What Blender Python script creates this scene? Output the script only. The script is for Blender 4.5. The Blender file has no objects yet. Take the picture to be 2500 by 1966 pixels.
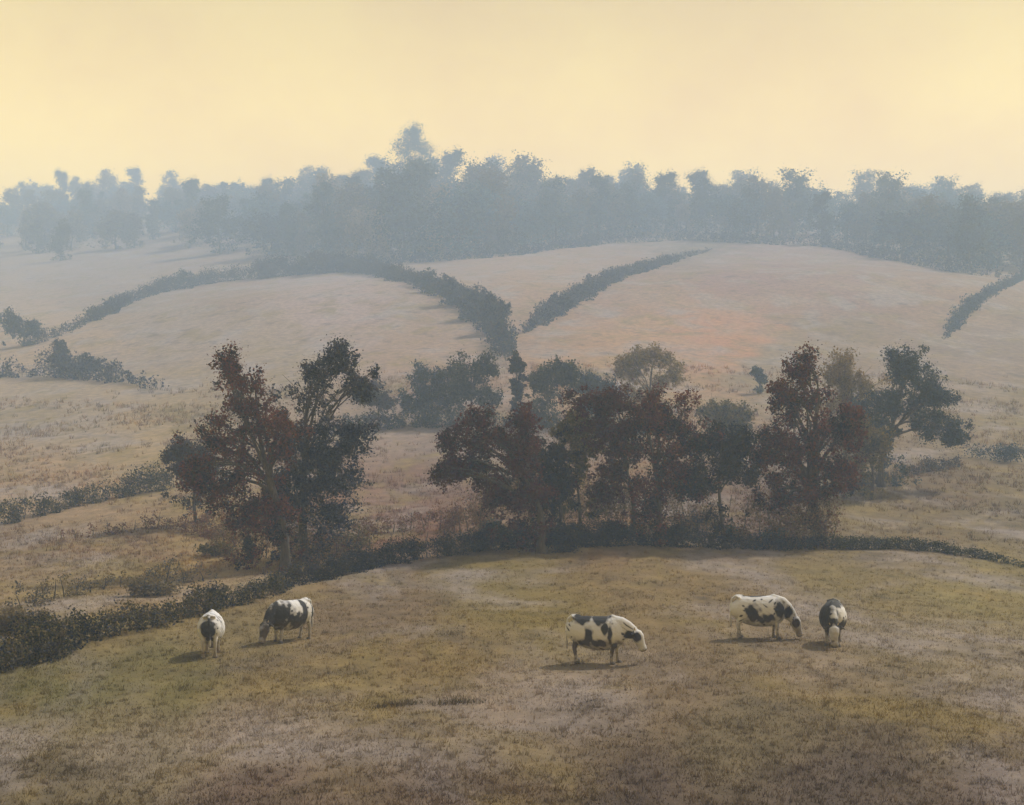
import bpy, bmesh, math, random
import numpy as np
from mathutils import Vector, Matrix

R = math.radians
random.seed(7)
rng = np.random.default_rng(11)
scene = bpy.context.scene
col = scene.collection

# ------------------------------------------------------------------ camera
F = 1407.0            # focal length in pixels of a 1024 x 805 picture
HOR = 450.0           # picture row of the horizon
cam_d = bpy.data.cameras.new('camera')
cam = bpy.data.objects.new('camera', cam_d)
col.objects.link(cam)
cam.location = (0, 0, 0)
cam.rotation_euler = (R(90), 0, 0)
cam_d.sensor_width = 36
cam_d.lens = 36 * F / 1024
cam_d.shift_y = (HOR - 402.5) / 1024
cam_d.clip_end = 5000
scene.camera = cam

# ------------------------------------------------------------------ sky, sun, exposure
SUN_EL, SUN_AZ = R(49), R(50)          # azimuth measured from +Y (view direction) towards +X
world = bpy.data.worlds.new('World')
scene.world = world
world.use_nodes = True
nt = world.node_tree
nt.nodes.clear()
def wn(t, **k):
    n = nt.nodes.new(t)
    for a, b in k.items():
        setattr(n, a, b)
    return n
out = wn('ShaderNodeOutputWorld')
sky = wn('ShaderNodeTexSky', sky_type='NISHITA', sun_disc=False)
sky.sun_elevation = SUN_EL
sky.sun_rotation = SUN_AZ
sky.air_density = 1.0
sky.dust_density = 3.0
bg1 = wn('ShaderNodeBackground')
bg1.inputs['Strength'].default_value = 0.15
nt.links.new(sky.outputs[0], bg1.inputs[0])
tc = wn('ShaderNodeTexCoord')
# golden veil of high cloud: amber and cream streaks
mp = wn('ShaderNodeMapping')
mp.inputs['Scale'].default_value = (2.6, 2.6, 3.6)
nt.links.new(tc.outputs['Generated'], mp.inputs[0])
no = wn('ShaderNodeTexNoise')
no.inputs['Scale'].default_value = 2.2
no.inputs['Detail'].default_value = 9
no.inputs['Roughness'].default_value = 0.62
nt.links.new(mp.outputs[0], no.inputs['Vector'])
rp = wn('ShaderNodeValToRGB')
rp.color_ramp.elements[0].position = 0.33
rp.color_ramp.elements[0].color = (0.93, 0.52, 0.02, 1)
rp.color_ramp.elements[1].position = 0.64
rp.color_ramp.elements[1].color = (1.06, 0.665, 0.04, 1)
nt.links.new(no.outputs[0], rp.inputs[0])
bg2 = wn('ShaderNodeBackground')
# the veil is brightest low down and thins with height
sepg = wn('ShaderNodeSeparateXYZ')
nt.links.new(tc.outputs['Generated'], sepg.inputs[0])
vg = wn('ShaderNodeMapRange', interpolation_type='SMOOTHSTEP')
vg.inputs['From Min'].default_value = 0.12
vg.inputs['From Max'].default_value = 0.36
vg.inputs['To Min'].default_value = 2.4
vg.inputs['To Max'].default_value = 0.9
nt.links.new(sepg.outputs['Z'], vg.inputs['Value'])
nt.links.new(vg.outputs[0], bg2.inputs['Strength'])
nt.links.new(rp.outputs[0], bg2.inputs[0])
sep = wn('ShaderNodeSeparateXYZ')
nt.links.new(tc.outputs['Generated'], sep.inputs[0])
mr = wn('ShaderNodeMapRange', interpolation_type='SMOOTHSTEP')
mr.inputs['From Min'].default_value = 0.30
mr.inputs['From Max'].default_value = 0.52
mr.inputs['To Min'].default_value = 0.97
mr.inputs['To Max'].default_value = 0.04
nt.links.new(sep.outputs['Z'], mr.inputs['Value'])
mx = wn('ShaderNodeMixShader')
nt.links.new(mr.outputs[0], mx.inputs[0])
nt.links.new(bg1.outputs[0], mx.inputs[1])
nt.links.new(bg2.outputs[0], mx.inputs[2])
nt.links.new(mx.outputs[0], out.inputs[0])

sl = bpy.data.lights.new('sun', 'SUN')
sl.energy = 4.8
sl.angle = R(1.8)
sl.color = (1.0, 0.92, 0.80)
sun = bpy.data.objects.new('sun', sl)
col.objects.link(sun)
sd = Vector((math.sin(SUN_AZ) * math.cos(SUN_EL), math.cos(SUN_AZ) * math.cos(SUN_EL), math.sin(SUN_EL)))
sun.rotation_euler = sd.to_track_quat('Z', 'Y').to_euler()
sun.location = sd * 80

vs = scene.view_settings
vs.view_transform = 'Standard'
vs.look = 'None'
vs.gamma = 1
vs.exposure = 0.05
vs.use_curve_mapping = False
cy = scene.cycles
cy.use_denoising = True
cy.max_bounces = 6
cy.diffuse_bounces = 2
cy.transmission_bounces = 3
cy.transparent_max_bounces = 6
cy.volume_bounces = 2

HAZE_DENSITY = 0.0015
HAZE_COLOR = (0.52, 0.705, 1.0)

# ------------------------------------------------------------------ terrain height
YC = np.array([20, 25, 41, 60, 75, 100, 140, 182, 248, 345, 465, 580, 710, 860, 1080.])
COLPX = np.array([-160, 20, 200, 360, 512, 660, 800, 930, 1180.])
ROWS = np.array([
    [879, 805, 670, 600, 565, 517, 459, 414, 372, 328, 293, 266, 240, 216, 232],   # far left
    [879, 805, 669, 598, 562, 512, 453, 407, 364, 321, 286, 258, 231, 207, 226],
    [879, 805, 668, 592, 554, 500, 440, 392, 346, 304, 271, 244, 218, 201, 228],
    [879, 805, 666, 588, 549, 493, 430, 377, 331, 288, 257, 229, 209, 205, 236],
    [879, 805, 665, 587, 547, 490, 425, 372, 325, 280, 249, 222, 206, 214, 246],
    [879, 805, 663, 586, 546, 489, 426, 374, 325, 274, 242, 222, 214, 230, 260],
    [879, 805, 660, 587, 547, 491, 430, 379, 328, 270, 238, 222, 216, 234, 264],
    [879, 805, 661, 590, 551, 495, 434, 383, 333, 276, 243, 226, 220, 236, 264],
    [879, 805, 663, 596, 558, 502, 442, 392, 342, 288, 254, 232, 222, 236, 264]])
NY, NU = 220, 91
LY = np.linspace(math.log(20), math.log(1100), NY)
UU = np.linspace(-0.48, 0.48, NU)
Zc = (HOR - ROWS) / F * YC[None, :]
tab = np.stack([np.interp(np.exp(LY), YC, Zc[i]) for i in range(len(COLPX))])        # cols x NY
tab = np.stack([np.interp(UU, (COLPX - 512) / F, tab[:, j]) for j in range(NY)], 1)   # NU x NY
def blur(a, axis, n):
    for _ in range(n):
        p = np.concatenate([np.take(a, [0], axis), a, np.take(a, [-1], axis)], axis)
        sl_ = [slice(None)] * 2
        def g(s):
            q = list(sl_); q[axis] = s
            return p[tuple(q)]
        a = 0.25 * g(slice(0, -2)) + 0.5 * g(slice(1, -1)) + 0.25 * g(slice(2, None))
    return a
tab = blur(blur(tab, 1, 22), 0, 40)

def height(x, y):
    x = np.asarray(x, float); y = np.asarray(y, float)
    yy = np.clip(y, 20.0, 1099.0)
    u = np.clip(x / yy, UU[0], UU[-1] - 1e-6)
    fy = np.clip((np.log(yy) - LY[0]) / (LY[1] - LY[0]), 0, NY - 1.001)
    fu = (u - UU[0]) / (UU[1] - UU[0])
    iy = fy.astype(int); iu = np.clip(fu.astype(int), 0, NU - 2)
    ty = fy - iy; tu = fu - iu
    z = (tab[iu, iy] * (1 - tu) * (1 - ty) + tab[iu + 1, iy] * tu * (1 - ty)
         + tab[iu, iy + 1] * (1 - tu) * ty + tab[iu + 1, iy + 1] * tu * ty)
    # the bank the viewer stands on
    z0 = np.interp(y, [-60, 0, 8, 20], [5.5, -1.75, -4.1, 0.0])
    w = np.clip((y - 8) / 12, 0, 1); w = w * w * (3 - 2 * w)
    z = np.where(y < 20, np.where(y < 8, z0, -4.1 * (1 - w) + z * w), z)
    # swells of the ground
    f = np.clip((y - 15) / 60, 0, 1)
    z = z + 0.10 * f * (np.sin(x * 0.21 + 1.3 * np.sin(y * 0.11)) + np.sin(y * 0.17 + x * 0.07)) \
          + 0.035 * np.sin(x * 0.9 + 2 * np.sin(y * 0.31)) * np.sin(y * 0.55 + 1.7) \
          + 0.015 * np.sin(x * 2.3 + y * 0.6) * np.sin(y * 1.7 - x * 0.8)
    # two rounded hill fields
    for (cx, cyy, sx, sy, a) in ((-45, 300, 52, 52, 3.8), (76, 300, 48, 50, 3.6)):
        z = z + a * np.exp(-((x - cx) / sx) ** 2 - ((y - cyy) / sy) ** 2)
    return z

YM = np.exp(np.linspace(math.log(18), math.log(1080), 2800))
def ground_at(px, py):
    dx = (px - 512) / F; dz = (HOR - py) / F
    h = height(dx * YM, YM)
    hit = np.nonzero(h >= dz * YM)[0]
    i = hit[0] if len(hit) else len(YM) - 1
    Y = YM[i]
    return Vector((dx * Y, Y, float(height(dx * Y, Y))))
def proj(x, y, z):
    y = np.maximum(y, 1.0)
    return 512 + F * x / y, HOR - F * z / y

# ------------------------------------------------------------------ helpers
def tag(o, label=None, cat=None, group=None, kind=None):
    if label: o['label'] = label
    if cat: o['category'] = cat
    if group: o['group'] = group
    if kind: o['kind'] = kind
    return o
def empty(name, loc, rz=0.0):
    e = bpy.data.objects.new(name, None)
    e.location = loc; e.rotation_euler = (0, 0, rz)
    e.empty_display_size = 0.3
    col.objects.link(e)
    return e
def mesh_np(name, V, Fc, nper, smooth=False):
    V = np.asarray(V, np.float32).reshape(-1, 3); Fc = np.asarray(Fc, np.int32).reshape(-1, nper)
    me = bpy.data.meshes.new(name)
    me.vertices.add(len(V)); me.vertices.foreach_set('co', V.ravel())
    me.loops.add(Fc.size); me.loops.foreach_set('vertex_index', Fc.ravel())
    me.polygons.add(len(Fc))
    me.polygons.foreach_set('loop_start', np.arange(0, Fc.size, nper, dtype=np.int32))
    if smooth:
        me.polygons.foreach_set('use_smooth', np.ones(len(Fc), bool))
    me.update(calc_edges=True)
    me.validate()
    return me
def link(name, me, mat, parent=None, loc=None):
    o = bpy.data.objects.new(name, me)
    col.objects.link(o)
    if mat and not me.materials: me.materials.append(mat)
    if parent: o.parent = parent
    if loc is not None: o.location = loc
    return o

def leaves_arrays(P, size, flat=0.0, elong=1.5):
    """rhombic leaf sprays at points P, random attitude"""
    n = len(P)
    s = size * rng.uniform(0.55, 1.35, n)
    a = rng.normal(size=(n, 3)); a[:, 2] *= (1 - flat); a /= np.linalg.norm(a, axis=1)[:, None]
    b = rng.normal(size=(n, 3)); b -= a * (a * b).sum(1)[:, None]; b /= np.linalg.norm(b, axis=1)[:, None]
    L = (s * elong * 0.5)[:, None]; W = (s * 0.5)[:, None]
    k = rng.uniform(-0.25, 0.25, (n, 1))
    c = np.cross(a, b)
    V = np.stack([P - a * L, P + b * W + a * L * k + c * W * 0.25, P + a * L, P - b * W + a * L * k + c * W * 0.25], 1)
    Fc = np.arange(4 * n).reshape(n, 4)
    return V.reshape(-1, 3), Fc

def tubes_mesh(name, segs, sides=7):
    """segs: list of (points, radii)"""
    V = []; Fc = []; off = 0
    for pts, rad in segs:
        pts = [Vector(p) for p in pts]
        n = len(pts)
        for i in range(n):
            t = (pts[min(i + 1, n - 1)] - pts[max(i - 1, 0)]).normalized()
            ax = t.cross(Vector((0.13, 1, 0.07))).normalized()
            bx = t.cross(ax).normalized()
            for k in range(sides):
                an = 2 * math.pi * k / sides
                rr = rad[i] * (1 + 0.12 * math.sin(3 * an + i))
                V.append(tuple(pts[i] + ax * (rr * math.cos(an)) + bx * (rr * math.sin(an))))
        for i in range(n - 1):
            for k in range(sides):
                k2 = (k + 1) % sides
                Fc.append((off + i * sides + k, off + i * sides + k2, off + (i + 1) * sides + k2, off + (i + 1) * sides + k))
        off += n * sides
    return mesh_np(name, V, Fc, 4, True)

# ------------------------------------------------------------------ materials
def new_mat(name):
    m = bpy.data.materials.new(name); m.use_nodes = True
    m.node_tree.nodes.clear()
    return m, m.node_tree
def N(t, kind, **k):
    n = t.nodes.new(kind)
    for a, b in k.items(): setattr(n, a, b)
    return n
def ramp(t, stops, interp='LINEAR'):
    r = N(t, 'ShaderNodeValToRGB')
    cr = r.color_ramp; cr.interpolation = interp
    while len(cr.elements) < len(stops): cr.elements.new(0.5)
    for e, (p, c) in zip(cr.elements, stops):
        e.position = p; e.color = (*c, 1)
    return r

LEAFM = {}
def leaf_mat(name, cols, clump=0.7, per_tree=0.0):
    if name in LEAFM: return LEAFM[name]
    m, t = new_mat(name)
    g = N(t, 'ShaderNodeNewGeometry')
    tco = N(t, 'ShaderNodeTexCoord')
    no_ = N(t, 'ShaderNodeTexNoise'); no_.inputs['Scale'].default_value = clump; no_.inputs['Detail'].default_value = 3
    t.links.new(tco.outputs['Object'], no_.inputs['Vector'])
    mul = N(t, 'ShaderNodeMath', operation='MULTIPLY_ADD')
    mul.inputs[1].default_value = 0.5
    t.links.new(g.outputs['Random Per Island'], mul.inputs[0])
    m2 = N(t, 'ShaderNodeMapRange')
    m2.inputs['From Min'].default_value = 0.3; m2.inputs['From Max'].default_value = 0.7
    m2.inputs['To Min'].default_value = 0; m2.inputs['To Max'].default_value = 0.5
    t.links.new(no_.outputs[0], m2.inputs['Value'])
    t.links.new(m2.outputs[0], mul.inputs[2])
    n = len(cols)
    r = ramp(t, [((i + 0.5) / n, c) for i, c in enumerate(cols)])
    if per_tree:
        oi = N(t, 'ShaderNodeObjectInfo')
        pa = N(t, 'ShaderNodeMath', operation='MULTIPLY_ADD'); pa.inputs[1].default_value = per_tree
        t.links.new(oi.outputs['Random'], pa.inputs[0]); 
        pb = N(t, 'ShaderNodeMath', operation='MULTIPLY_ADD'); pb.inputs[1].default_value = 1 - per_tree; pb.inputs[2].default_value = 0
        t.links.new(mul.outputs[0], pb.inputs[0]); t.links.new(pb.outputs[0], pa.inputs[2])
        t.links.new(pa.outputs[0], r.inputs[0])
    else:
        t.links.new(mul.outputs[0], r.inputs[0])
    d = N(t, 'ShaderNodeBsdfDiffuse'); tr = N(t, 'ShaderNodeBsdfTranslucent')
    t.links.new(r.outputs[0], d.inputs[0]); t.links.new(r.outputs[0], tr.inputs[0])
    mxs = N(t, 'ShaderNodeMixShader'); mxs.inputs[0].default_value = 0.28
    t.links.new(d.outputs[0], mxs.inputs[1]); t.links.new(tr.outputs[0], mxs.inputs[2])
    o = N(t, 'ShaderNodeOutputMaterial')
    t.links.new(mxs.outputs[0], o.inputs[0])
    LEAFM[name] = m
    return m

UMBER = (0.062, 0.043, 0.034); RUSSET = (0.15, 0.055, 0.034); DRED = (0.095, 0.028, 0.024)
NAVY = (0.026, 0.034, 0.058); SLATE = (0.065, 0.075, 0.10); OLIVE = (0.075, 0.07, 0.028)
DGREEN = (0.03, 0.036, 0.022); OCHRE = (0.20, 0.145, 0.055); TAN = (0.26, 0.19, 0.12); TEAL = (0.035, 0.075, 0.08)
BLACK = (0.016, 0.016, 0.017); GREYG = (0.09, 0.095, 0.085); BLUEG = (0.06, 0.09, 0.12)
PAL = {
    'russet_leaves': [BLACK, BLACK, UMBER, RUSSET, DRED, (0.17, 0.10, 0.06)],
    'slate_leaves': [BLACK, BLACK, NAVY, SLATE, UMBER, (0.12, 0.12, 0.135)],
    'umber_leaves': [UMBER, (0.07, 0.055, 0.05), SLATE, UMBER, (0.12, 0.09, 0.07)],
    'dark_red_leaves': [BLACK, BLACK, DRED, UMBER, DRED, (0.12, 0.075, 0.035)],
    'navy_leaves': [BLACK, NAVY, DGREEN, UMBER, (0.07, 0.055, 0.04)],
    'green_leaves': [BLACK, DGREEN, DGREEN, OLIVE, SLATE],
    'blue_leaves': [NAVY, SLATE, BLUEG, DGREEN, GREYG],
    'olive_leaves': [DGREEN, OLIVE, (0.10, 0.09, 0.04), OCHRE, UMBER],
    'ochre_leaves': [OLIVE, (0.14, 0.11, 0.05), OCHRE, TAN, (0.17, 0.13, 0.08)],
    'teal_leaves': [BLACK, TEAL, (0.05, 0.10, 0.10), DGREEN, TEAL],
    'thicket_leaves': [UMBER, (0.12, 0.085, 0.05), (0.22, 0.15, 0.085), OLIVE, RUSSET, SLATE],
    'bank_scrub_leaves': [OLIVE, (0.15, 0.12, 0.07), (0.20, 0.16, 0.09), SLATE, (0.13, 0.11, 0.07)],
    'russet_scrub_leaves': [UMBER, (0.13, 0.075, 0.045), (0.20, 0.12, 0.07), RUSSET, (0.12, 0.09, 0.06), SLATE],
    'hedge_leaves': [BLACK, BLACK, NAVY, DGREEN, UMBER, OLIVE],
    'bank_leaves': [BLACK, NAVY, DGREEN, OLIVE, (0.15, 0.115, 0.065), SLATE, UMBER],
    'wood_hazed_leaves_a': [BLACK, DGREEN, (0.05, 0.08, 0.10), (0.10, 0.13, 0.15), (0.15, 0.13, 0.11), (0.24, 0.23, 0.21)],  # wood tones lightened, painting part of the haze into the leaves
    'wood_hazed_leaves_b': [UMBER, (0.08, 0.07, 0.06), (0.15, 0.12, 0.09), (0.10, 0.10, 0.10), (0.24, 0.19, 0.14), (0.28, 0.24, 0.20)],
    'wood_hazed_leaves_c': [BLACK, NAVY, (0.05, 0.09, 0.12), (0.10, 0.17, 0.21), (0.15, 0.20, 0.23), (0.22, 0.25, 0.27)],
}
def LM(k): return leaf_mat(k, PAL[k], per_tree=.6 if k.startswith('wood') else 0.0)

bark, t = new_mat('bark')
tco = N(t, 'ShaderNodeTexCoord'); mpp = N(t, 'ShaderNodeMapping'); mpp.inputs['Scale'].default_value = (9, 9, 1.6)
t.links.new(tco.outputs['Object'], mpp.inputs[0])
nn = N(t, 'ShaderNodeTexNoise'); nn.inputs['Scale'].default_value = 2.0; nn.inputs['Detail'].default_value = 6
t.links.new(mpp.outputs[0], nn.inputs['Vector'])
r = ramp(t, [(0.3, (0.022, 0.018, 0.015)), (0.7, (0.085, 0.07, 0.058))])
t.links.new(nn.outputs[0], r.inputs[0])
bs = N(t, 'ShaderNodeBsdfPrincipled'); bs.inputs['Roughness'].default_value = 0.95
t.links.new(r.outputs[0], bs.inputs['Base Color'])
bp = N(t, 'ShaderNodeBump'); bp.inputs['Strength'].default_value = 0.8; bp.inputs['Distance'].default_value = 0.05
t.links.new(nn.outputs[0], bp.inputs['Height']); t.links.new(bp.outputs[0], bs.inputs['Normal'])
o = N(t, 'ShaderNodeOutputMaterial'); t.links.new(bs.outputs[0], o.inputs[0])

def turf_nodes(t, is_grass):
    """field colour (vertex colour of each field) with patches of withered, greyish and greener turf"""
    at = N(t, 'ShaderNodeAttribute', attribute_name='field_colour')
    ge = N(t, 'ShaderNodeNewGeometry')
    def noise(scale, det, rough=0.55, stretch=(1, 1, 1), dist=0.0):
        mp_ = N(t, 'ShaderNodeMapping'); mp_.inputs['Scale'].default_value = stretch
        t.links.new(ge.outputs['Position'], mp_.inputs[0])
        n_ = N(t, 'ShaderNodeTexNoise'); n_.inputs['Scale'].default_value = scale
        n_.inputs['Detail'].default_value = det; n_.inputs['Roughness'].default_value = rough
        n_.inputs['Distortion'].default_value = dist
        t.links.new(mp_.outputs[0], n_.inputs['Vector'])
        return n_
    c = at.outputs['Color']
    def mix(blend, fac, a, b):
        m_ = N(t, 'ShaderNodeMix', data_type='RGBA', blend_type=blend)
        if isinstance(fac, float): m_.inputs[0].default_value = fac
        else: t.links.new(fac, m_.inputs[0])
        t.links.new(a, m_.inputs[6])
        if isinstance(b, tuple): m_.inputs[7].default_value = (*b, 1)
        else: t.links.new(b, m_.inputs[7])
        return m_.outputs[2]
    def mask(n_, lo, hi, top):
        q = N(t, 'ShaderNodeMapRange', interpolation_type='SMOOTHSTEP')
        q.inputs['From Min'].default_value = lo; q.inputs['From Max'].default_value = hi
        q.inputs['To Max'].default_value = top
        t.links.new(n_.outputs[0], q.inputs['Value'])
        return q.outputs[0]
    c = mix('MIX', mask(noise(0.11, 5, 0.6, (1, .55, 1), .6), 0.47, 0.66, 0.75), c, (0.235, 0.198, 0.18))
    c = mix('MIX', mask(noise(0.17, 6, 0.65, (1, .5, 1), .8), 0.48, 0.68, 0.75), c, (0.175, 0.128, 0.045))
    c = mix('MIX', mask(noise(0.31, 6, 0.65, (1, .6, 1), .4), 0.53, 0.72, 0.6), c, (0.070, 0.052, 0.036))
    c = mix('MIX', mask(noise(0.035, 6, 0.6, (1, .45, 1), 1.0), 0.50, 0.66, 0.35), c, (0.27, 0.19, 0.13))
    v1 = N(t, 'ShaderNodeMapRange'); v1.inputs['From Min'].default_value = .25; v1.inputs['From Max'].default_value = .75
    v1.inputs['To Min'].default_value = 0.62; v1.inputs['To Max'].default_value = 1.38
    t.links.new(noise(1.1, 8, 0.68, (1, .6, 1)).outputs[0], v1.inputs['Value'])
    vm = N(t, 'ShaderNodeVectorMath', operation='SCALE')
    t.links.new(c, vm.inputs[0]); t.links.new(v1.outputs[0], vm.inputs['Scale'])
    c = vm.outputs[0]
    if is_grass:
        v2 = N(t, 'ShaderNodeMapRange')
        v2.inputs['To Min'].default_value = 0.88; v2.inputs['To Max'].default_value = 1.25
        t.links.new(ge.outputs['Random Per Island'], v2.inputs['Value'])
        vm2 = N(t, 'ShaderNodeVectorMath', operation='SCALE')
        t.links.new(c, vm2.inputs[0]); t.links.new(v2.outputs[0], vm2.inputs['Scale'])
        return vm2.outputs[0], None
    return c, noise(5.0, 8, 0.7)

turf, t = new_mat('turf')
c, bn = turf_nodes(t, False)
bs = N(t, 'ShaderNodeBsdfPrincipled'); bs.inputs['Roughness'].default_value = 1.0
bs.inputs['Specular IOR Level'].default_value = 0.1
t.links.new(c, bs.inputs['Base Color'])
bp = N(t, 'ShaderNodeBump'); bp.inputs['Strength'].default_value = 0.7; bp.inputs['Distance'].default_value = 0.12
t.links.new(bn.outputs[0], bp.inputs['Height']); t.links.new(bp.outputs[0], bs.inputs['Normal'])
o = N(t, 'ShaderNodeOutputMaterial'); t.links.new(bs.outputs[0], o.inputs[0])

grassm, t = new_mat('grass')
c, _ = turf_nodes(t, True)
d = N(t, 'ShaderNodeBsdfDiffuse'); tr = N(t, 'ShaderNodeBsdfTranslucent')
t.links.new(c, d.inputs[0]); t.links.new(c, tr.inputs[0])
mxs = N(t, 'ShaderNodeMixShader'); mxs.inputs[0].default_value = 0.5
t.links.new(d.outputs[0], mxs.inputs[1]); t.links.new(tr.outputs[0], mxs.inputs[2])
o = N(t, 'ShaderNodeOutputMaterial'); t.links.new(mxs.outputs[0], o.inputs[0])

# ------------------------------------------------------------------ field colours (what grows where)
FC = [  # picture x, y, colour of the turf there
    (60, 780, (0.115, 0.100, 0.068)), (250, 790, (0.115, 0.088, 0.070)), (450, 790, (0.100, 0.075, 0.055)),
    (650, 790, (0.085, 0.068, 0.054)), (850, 790, (0.088, 0.072, 0.058)), (1010, 790, (0.10, 0.078, 0.062)),
    (100, 725, (0.150, 0.132, 0.085)), (240, 740, (0.20, 0.172, 0.155)), (110, 745, (0.19, 0.17, 0.15)), (520, 690, (0.19, 0.155, 0.13)), (420, 730, (0.125, 0.10, 0.068)),
    (600, 730, (0.115, 0.090, 0.065)), (760, 730, (0.118, 0.100, 0.070)), (950, 720, (0.130, 0.108, 0.080)),
    (60, 690, (0.105, 0.100, 0.045)), (160, 680, (0.115, 0.105, 0.048)), (300, 680, (0.150, 0.120, 0.072)),
    (450, 660, (0.150, 0.115, 0.060)), (540, 630, (0.140, 0.112, 0.038)), (500, 590, (0.140, 0.115, 0.045)),
    (640, 690, (0.150, 0.120, 0.090)), (800, 660, (0.165, 0.135, 0.10)), (960, 640, (0.165, 0.140, 0.085)),
    (680, 590, (0.150, 0.115, 0.062)), (850, 580, (0.150, 0.125, 0.065)), (980, 590, (0.165, 0.145, 0.07)),
    (360, 610, (0.13, 0.10, 0.07)), (250, 640, (0.145, 0.12, 0.066)),
    (60, 610, (0.20, 0.16, 0.095)), (200, 575, (0.23, 0.17, 0.085)), (120, 560, (0.22, 0.17, 0.10)), (40, 560, (0.22, 0.18, 0.12)),
    (380, 520, (0.185, 0.105, 0.068)), (410, 480, (0.155, 0.10, 0.075)), (410, 440, (0.21, 0.18, 0.165)), (590, 510, (0.21, 0.135, 0.075)),
    (730, 510, (0.15, 0.11, 0.085)), (900, 530, (0.155, 0.13, 0.070)), (990, 520, (0.155, 0.135, 0.078)), (940, 490, (0.145, 0.115, 0.07)),
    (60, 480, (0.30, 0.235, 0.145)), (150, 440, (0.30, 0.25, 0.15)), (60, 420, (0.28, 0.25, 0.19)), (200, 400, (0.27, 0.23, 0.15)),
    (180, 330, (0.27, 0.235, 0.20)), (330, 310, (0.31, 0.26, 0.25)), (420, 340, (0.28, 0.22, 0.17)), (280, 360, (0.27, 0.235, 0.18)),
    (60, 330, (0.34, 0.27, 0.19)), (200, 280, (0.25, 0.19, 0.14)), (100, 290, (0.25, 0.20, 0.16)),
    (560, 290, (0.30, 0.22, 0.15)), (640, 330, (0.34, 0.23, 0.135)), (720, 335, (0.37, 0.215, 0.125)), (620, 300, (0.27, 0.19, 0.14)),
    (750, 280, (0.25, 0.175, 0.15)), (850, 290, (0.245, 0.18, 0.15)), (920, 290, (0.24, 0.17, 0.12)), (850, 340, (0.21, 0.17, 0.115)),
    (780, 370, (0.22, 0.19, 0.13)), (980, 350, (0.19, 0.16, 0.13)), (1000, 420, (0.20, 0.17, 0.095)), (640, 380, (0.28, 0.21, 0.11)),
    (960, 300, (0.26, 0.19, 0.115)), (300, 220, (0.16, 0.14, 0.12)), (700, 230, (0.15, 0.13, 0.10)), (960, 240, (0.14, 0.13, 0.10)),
]
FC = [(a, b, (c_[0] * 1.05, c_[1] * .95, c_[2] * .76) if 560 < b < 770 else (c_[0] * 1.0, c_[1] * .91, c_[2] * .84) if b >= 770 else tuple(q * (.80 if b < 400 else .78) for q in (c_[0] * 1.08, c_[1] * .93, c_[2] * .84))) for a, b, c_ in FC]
FCP = np.array([(a, b) for a, b, _ in FC], float); FCC = np.array([c_ for _, _, c_ in FC])
def field_colour(x, y, z):
    px, py = proj(x, y, z)
    px = np.clip(px, -120, 1150); py = np.clip(py, 150, 900)
    # jagged edges between kinds of turf
    px = px + 14 * np.sin(y * 0.23 + x * 0.4) + 9 * np.sin(x * 0.9 - y * 0.31)
    d2 = (px[:, None] - FCP[None, :, 0]) ** 2 + 2.2 * (py[:, None] - FCP[None, :, 1]) ** 2 + 150
    w = d2 ** -2.0
    return (w @ FCC) / w.sum(1)[:, None]
def set_colour(me, C):
    a = me.color_attributes.new('field_colour', 'FLOAT_COLOR', 'POINT')
    a.data.foreach_set('color', np.concatenate([C, np.ones((len(C), 1))], 1).astype(np.float32).ravel())

# ------------------------------------------------------------------ ground
ys = np.concatenate([np.linspace(-40, 18, 20)[:-1], np.exp(np.linspace(math.log(18), math.log(1080), 400))])
us = np.linspace(-0.52, 0.52, 280)
XX = us[None, :] * (np.maximum(ys, 0)[:, None] + 45); YY = np.repeat(ys[:, None], len(us), 1)
ZZ = height(XX, YY)
V = np.stack([XX, YY, ZZ], 2).reshape(-1, 3)
nr, nc = len(ys), len(us)
i = (np.arange(nr - 1)[:, None] * nc + np.arange(nc - 1)[None, :]).ravel()
gme = mesh_np('ground', V, np.stack([i, i + 1, i + nc + 1, i + nc], 1), 4, True)
set_colour(gme, np.concatenate([field_colour(V[k:k + 20000, 0], V[k:k + 20000, 1], V[k:k + 20000, 2]) for k in range(0, len(V), 20000)]))
ground = link('ground', gme, turf)
tag(ground, 'rolling autumn hillside of brown and olive pasture fields', None, kind='structure')

# short grass of the near pasture, one mass
def grass_blades(n, y0, y1, h, w):
    Y = np.exp(rng.uniform(math.log(y0), math.log(y1), n))
    X = rng.uniform(-1, 1, n) * (0.38 * Y + 9)
    clump = np.sin(X * 0.7 + 2 * np.sin(Y * .4)) * np.sin(Y * 0.9 + X * .3) + rng.normal(0, .5, n)
    keep = clump > -0.6
    X, Y, clump = X[keep], Y[keep], clump[keep]
    n = len(X)
    Z = height(X, Y) - 0.01
    hh = h * rng.uniform(0.4, 1.2, n) * (1 + 0.35 * np.clip(clump, -1, 1.5))
    a = rng.uniform(0, 2 * math.pi, n); ww = w * rng.uniform(.6, 1.3, n)
    lean = rng.normal(0, 0.55, (n, 2)) * hh[:, None]
    B = np.stack([X, Y, Z], 1)
    dx = np.stack([np.cos(a) * ww, np.sin(a) * ww, np.zeros(n)], 1)
    T = B + np.stack([lean[:, 0], lean[:, 1], hh], 1)
    return np.stack([B - dx, B + dx, T], 1).reshape(-1, 3), np.repeat(field_colour(X, Y, Z), 3, 0)
GV = []; GC = []
for k in range(6):
    v, c_ = grass_blades(56000, 22, 100, 0.065, 0.013)
    GV.append(v); GC.append(c_)
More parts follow.
